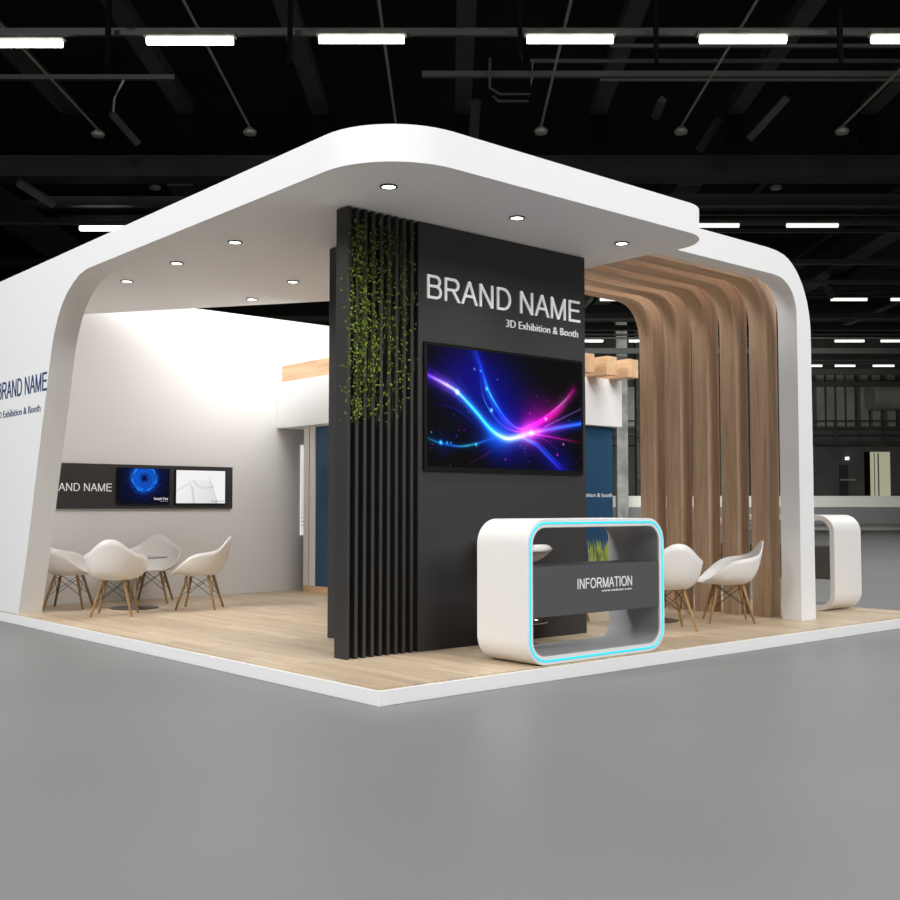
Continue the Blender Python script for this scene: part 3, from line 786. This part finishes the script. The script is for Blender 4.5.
# gallery with rails on the far wall
gl = empty('service_gallery', H(0, VF - 1, 8), label='dark service gallery with railings high along the far hall wall', cat='gallery')
zf = CAM.z + (VF - 1.5) * elev(441); zr = CAM.z + (VF - 1.5) * elev(428); zr2 = CAM.z + (VF - 1.5) * elev(421)
MB(H).box(-UW + .4, UW - .4, VF - 1.6, VF, zf - .35, zf).build('walkway', M['hall_steel'], gl)
g = MB(H)
for z in (zr, zr2, (zf + zr) / 2): g.box(-UW + .4, UW - .4, VF - 1.6, VF - 1.5, z - .07, z + .07)
for k in range(46): g.box(-44 + k * 2, -43.88 + k * 2, VF - 1.6, VF - 1.5, zf, zr2)
g.build('railing', M['hall_pipe'], gl)
for k, px in enumerate((822, 832, 842, 852, 866, 878, 893, 621.5, 632)):
    u = UA(px, VF - 1, 9)
    o = MB(H).box(u - .35, u + .3, VF - .8, VF - .1, zr2 - .4, CAM.z + VF * elev(376)).build('vertical_duct', M['duct'])
    tag(o, 'dim vertical duct above the far gallery, ' + ['first right of the portal leg', 'second right of the portal leg', 'third right of the portal leg', 'above the black door', 'left of the beige door', 'above the beige door', 'at the right image edge', 'left of the oak ribs', 'touching the oak ribs'][k], 'duct', 'vertical ducts on the far wall')
u = UA(893, VF - 3, 10)
o = MB(H).tube([(u - 1.6, VF - 2.2, CAM.z + VF * elev(398)), (u + 6, VF - 2.2, CAM.z + VF * elev(398))], 1.25, 20).build('large_duct', M['duct'], smooth=True)
tag(o, 'fat round ventilation duct above the gallery at the far right', 'duct')

# pillar seen between tower and ribs
for (pa, pb, v, name, lab, mt) in ((617.5, 628.5, 80, 'concrete_pillar', 'gray concrete pillar seen between the blue storage wall and the oak ribs', 'concrete'), (637, 641.5, 84, 'steel_column', 'thin dark steel column against the edge of the oak ribs', 'hall_steel2')):
    o = MB(H).box(UA(pa, v, 2), UA(pb, v, 2), v, v + .8, 0 if v < 81.9 else ZD, ZC).build(name, M[mt], bevel=.02)
    tag(o, lab, 'pillar')

# ---- ceiling steelwork
ordn = ['first', 'second', 'third', 'fourth', 'fifth', 'sixth', 'seventh', 'eighth', 'ninth', 'tenth', 'eleventh', 'twelfth', 'thirteenth', 'fourteenth', 'fifteenth']
ZB = 13.2
vend = (ZB - CAM.z) / elev(114)
for k, px in enumerate((70, 186, 320, 463, 598, 735, 868)):
    u = UA(px, vend, ZB); w = .24
    o = MB(H).box(u - w, u + w, 15, vend, ZB, ZB + .35).build('roof_beam', M['hall_steel'])
    tag(o, 'dim steel roof beam running away overhead in the near bay, %s from the left' % ordn[k], 'beam', 'near roof beams of the dark hall')
    o = MB(H).box(u - w, u + w, vend, vend + .12, 12.3, ZB + .35).build('beam_hanger', M['hall_black'])
    tag(o, 'dark steel hanger dropping to the crossing girder, %s from the left' % ordn[k], 'hanger', 'girder hangers of the dark hall')
# great crossing girders
for k, (v, ya, yb) in enumerate(((33, 155, 176), (47.0, 199.5, 206), (59.0, 258, 265), (71, 316, 320))):
    za, zb = CAM.z + v * elev(ya), CAM.z + v * elev(yb)
    o = MB(H).box(-UW + .4, UW - .4, v, v + .8, zb, za).build('crossing_girder', M['girder'])
    tag(o, 'broad dim girder crossing the whole hall, %s from the camera' % ordn[k], 'girder', 'crossing girders of the dark hall')
# long forward beams beyond the girder
k = 0
for (px, py, z, v1) in ((-30, 195, 12.2, 80), (905, 228, 11.6, 80), (690, 186, 12.5, 60), (560, 186, 12.5, 80), (330, 186, 12.5, 80), (180, 186, 12.5, 60)):
    u, v = UV(px, py, z)
    o = MB(H).box(u - .45, u + .45, max(v, 34.2), v1, z, z + .8).build('far_roof_beam', M['hall_steel'])
    tag(o, 'dim roof beam running away beyond the first girder, ' + ['at the far left edge', 'sloping down toward the right portal top', 'above the end of the canopy roof', 'right of the hall centre', 'left of the hall centre', 'over the left canopy roof'][k], 'beam', 'far roof beams of the dark hall')
    k += 1
# cross rails carrying the tubes, and cross pipes
def rail(name, v, z, u0, u1, r, mt, lab, grp):
    o = MB(H).box(u0, u1, v - r, v + r, z - r, z + r).build(name, M[mt]); tag(o, lab, 'rail' if 'rail' in name else 'pipe', grp)
rows = [(22.9, 11.25), (38.6, 11.25), (51.9, 11.25), (65.1, 11.25), (76.8, 11.25)]
for k, (v, z) in enumerate(rows):
    rail('lighting_rail', v, z + .17, -UW + .5, UW - .5, .05, 'hall_pipe', 'thin dark rail carrying the %s row of ceiling tubes' % ordn[k], 'tube rails')
    rail('lighting_rail', v + .5, z + .45, -UW + .5, UW - .5, .05, 'hall_pipe', 'thin dark rail just above the %s row of ceiling tubes' % ordn[k], 'upper tube rails')
pk = 0
for (px0, px1, py, z, r) in ((-20, 175, 77.5, 12.3, .06), (422, 930, 74.5, 12.3, .07), (530, 930, 61, 12.6, .04), (600, 930, 80, 12.2, .03), (610, 930, 46, 12.6, .04), (40, 350, 202, 12, .16), (590, 950, 201, 12, .2), (620, 950, 213, 12, .08), (60, 300, 217, 12, .06),
                             (570, 950, 231, 11.5, .06), (560, 950, 262, 11.3, .1), (560, 950, 282, 11, .08), (560, 950, 316, 11.0, .14), (560, 950, 328, 11.0, .14), (560, 950, 351, 11, .16), (560, 950, 372, 11, .2), (560, 950, 384, 11, .2)):
    v = (z - CAM.z) / elev(py)
    if v > 88: z = CAM.z + 88 * elev(py); v = 88
    rail('ceiling_pipe', v, z, UA(px0, v, z), UA(px1, v, z), r, 'hall_pipe', 'long thin ceiling pipe %s' % ['of the upper left, short one', 'just under the near tube row', 'between tube row and long pipe', 'slightly below the long pipe', 'right behind the near tubes', 'above the left roof edge', 'above the right end of the canopy roof', 'second above the canopy end', 'low over the left roof edge', 'beside the second tube row', 'right of the portal curve, upper', 'right of the portal curve, lower', 'above the fourth tube row', 'just above the fourth tube row', 'below the fourth tube row', 'below the fifth tube row', 'lowest over the gallery'][pk], 'cross pipes under the hall ceiling')
    pk += 1
# fluorescent tubes
def tube_light(px0, px1, py, z, far, lab):
    u0, v = UV(px0, py, z); u1, _ = UV(px1, py, z)
    t = empty('tube_light', H((u0 + u1) / 2, v, z), label=lab, cat='light', group='fluorescent tubes, %s rows' % ('far' if far else 'near'))
    r = .085 if not far else .075
    MB(H).tube([(u0, v, z), (u1, v, z)], r, 10).build('tube', M['tube_far' if far else 'tube'], t, smooth=True)
    MB(H).box(u0 - .06, u1 + .06, v - .12, v + .12, z + r, z + r + .07).build('housing', M['hall_steel2'], t)
for k, (a, b_) in enumerate(((-30, 62), (147, 233), (319, 404), (527, 613), (700, 786), (872, 958))):
    tube_light(a, b_, (43.5, 41, 39.5, 39.5, 39.5, 39.5)[k], 11.25, False, 'glowing fluorescent tube in the nearest row, %s from the left' % ordn[k])
fk = 0
for (py, sp_s) in ((228.5, ((80, 128),)), (225.5, ((690, 739), (786.7, 838))), (299.5, ((831, 867), (891, 925), (600, 628))), (341, ((583, 603), (629, 645), (835, 864), (881, 910))), (365.8, ((590, 608), (800, 822), (835, 855), (873, 894)))):
    for a, b_ in sp_s:
        tube_light(a, b_, py, 11.25, py > 229 or a > 600, ['far fluorescent tube just above the left roof slope', 'far tube peeking over the right end of the canopy', 'far tube above the portal corner', 'small far tube right of the portal curve', 'small far tube at the right edge, upper', 'small far tube behind the oak ribs', 'tiny tube between tower and ribs, left', 'tiny tube between tower and ribs, right', 'tiny tube right of the portal leg, fourth row', 'tiny tube at the right edge, fourth row', 'tiny tube between tower and ribs, lowest row', 'tiny tube beside the portal leg, lowest row', 'tiny tube right of the portal leg, lowest row', 'tiny tube at the right edge, lowest row'][fk])
        fk += 1
# thin rods ending in small dome lamps
for k, (px, py) in enumerate(((98, 133), (250, 131), (396, 128), (541, 130), (681, 130), (842, 130), (776, 186), (155, 186))):
    z = 11.9; u, v = UV(px, py, z)
    t = empty('rod_lamp', H(u, v, z), label='small unlit dome lamp on a long thin ceiling rod, ' + ['leftmost', 'above the left roof slope', 'touching the canopy top', 'right of the hall centre', 'above the right canopy roof', 'near the right edge', 'farther, over the canopy end', 'farther, over the left roof'][k], cat='lamp', group='dome lamps on rods')
    MB(H).tube([(u, max(v - (19 if k < 6 else 1.2), 14), z + .12), (u, v, z + .1)], .035, 6).build('rod', M['duct'], t)
    MB(H).lathe([(.03, .12), (.10, .08), (.2, -.02), (.17, -.1), (.05, -.13)], (u, v, z), 16).build('dome', M['duct'], t, smooth=True)
# suspended hangers of the tube row
for k, px in enumerate((108, 290, 520, 656, 840)):
    v = 22.5; z1 = CAM.z + v * elev(52)
    t = tag(MB(H).box(UA(px, v, 12) - .05, UA(px, v, 12) + .05, v, v + .1, z1, ZC).tube([(UA(px, v, 12), v, z1), (UA(px, v, 12), v, z1 - .25)], .05, 8).build('rail_hanger', M['hall_black']),
            'black hanger post holding the near tube rail, %s from the left' % ordn[k], 'hanger', 'hanger posts of the near tube rail')
# bent conduit loops, cable hook and short trunking pieces
z = 12.4; v = 27
cv = MB(H)
for (pts) in (((490, 58), (490, 88), (500, 94), (530, 94), (533, 60)), ((493, 96), (498, 101), (528, 101), (532, 78)), ((533, 61), (620, 61))):
    cv.tube([(UA(a, v, z), v, CAM.z + v * elev(b_)) for a, b_ in pts], .035, 6)
tag(cv.build('conduit_loop', M['hall_pipe'], smooth=True), 'bent gray conduit loops hanging above the front of the canopy', 'conduit')
cv = MB(H).tube([(UA(a, v, z), v, CAM.z + v * elev(b_)) for a, b_ in ((124, 80), (120, 88), (115, 98), (114, 112))], .03, 6)
tag(cv.build('hanging_cable', M['duct'], smooth=True), 'short curved cable hanging below the pipe at the upper left', 'cable')
for k, (a, b_, c_, d_) in enumerate(((112, 113, 130, 133), (476, 100, 474, 132), (787, 97, 757, 128), (20, 182, 45, 196), (662, 100, 661, 106))):
    v = 28
    o = MB(H).tube([(UA(a, v, z), v, CAM.z + v * elev(b_)), (UA(c_, v, z), v + .8, CAM.z + v * elev(d_))], .13, 4).build('trunking_piece', M['hall_steel'])
    tag(o, 'short dim piece of hanging trunking ' + ['below the hanging cable', 'behind the canopy top, centre', 'above the right canopy roof', 'at the left above the roof slope', 'near the right dome lamp'][k], 'trunking', 'hanging trunking pieces')
# diagonal braces
for k, (a, b_, c_, d_, v) in enumerate(((950, 215, 828, 290, 48), (905, 186, 790, 262, 44), (760, 245, 700, 180, 60), (545, 345, 600, 290, 70), (0, 222, 60, 262, 44), (835, 330, 905, 300, 70), (720, 120, 700, 150, 34), (770, 180, 735, 214, 46))):
    o = MB(H).tube([(UA(a, v, 11), v, CAM.z + v * elev(b_)), (UA(c_, v, 11), v, CAM.z + v * elev(d_))], [.5, .09, .12, .2, .12, .15, .15, .12][k], 6).build('roof_brace', M['hall_steel'])
    tag(o, 'dim diagonal roof brace ' + ['broad one right of the portal curve', 'thin one over the portal corner', 'over the end of the canopy roof', 'between the tower and the ribs', 'at the left edge above the roof', 'small one right of the portal leg', 'short one above the right roof', 'short one beside the far right tube'][k], 'brace', 'diagonal braces of the hall roof')

# ------------------------------------------------------------------ lighting
def area(name, loc, target, size, energy, color=(1, 1, 1), sy=None, spread=180):
    l = bpy.data.lights.new(name, 'AREA'); l.energy = energy; l.size = size; l.color = color
    l.spread = radians(spread)
    if sy: l.shape = 'RECTANGLE'; l.size_y = sy
    o = bpy.data.objects.new(name, l); COL.objects.link(o)
    o.location = loc
    o.rotation_euler = (Vector(target) - Vector(loc)).to_track_quat('-Z', 'Y').to_euler()
    return o
area('hall_key_left', (-16, 3, 12.5), (0, 3.5, 2.2), 6, 3500, (1, 1, 1))  # unseen area lamp added to brighten the left wall
area('hall_key_front', (3, -15, 12.5), (3, 0, 2.2), 12, 3900, (1, 1, 1))  # added soft lamp behind the camera, lights the front fascia
area('hall_floor_wash', (-3, -3, 11), (-1, -1, 0), 16, 450, (1, 1, 1))  # unseen overhead fill added for the near floor
area('hall_side_wash', (16, 0, 11), (12, 2, 0), 10, 700, (1, 1, 1))  # unseen area lamp washing the floor right of the booth
area('hall_far_wash', H(10, 34, 10.5), H(10, 34.01, 0), 32, 2600, (1, 1, 1))  # added downward fill for the distant floor, no fixture modelled
area('hall_dock_wash', H(10, 56, 6.5), H(10, 92, 3.0), 30, 4200, (1, 1, .97), 3, 120)  # added fill facing the far wall, invisible from behind
area('storage_top_light', (3.3, 5.3, 3.7), (2.0, 7.25, 2.7), 1.5, 46, (1, .98, .955))
area('rear_fill', (5.5, 2.6, 5.2), (5.4, 3.4, 0), 2.2, 105, (1, .95, .89))  # unseen fill added to brighten the storage front and beams
area('truss_fill', H(0, 24, 9.5), H(0, 26, 15), 40, 26, (.95, 1, .9), 16)  # added upward fill for the roof steel, not a fixture

w = bpy.data.worlds.new('world'); SC.world = w; w.use_nodes = True
w.node_tree.nodes['Background'].inputs['Color'].default_value = (.02, .02, .02, 1)
SC.view_settings.view_transform = 'Standard'
SC.view_settings.look = 'None'
SC.view_settings.exposure = 0
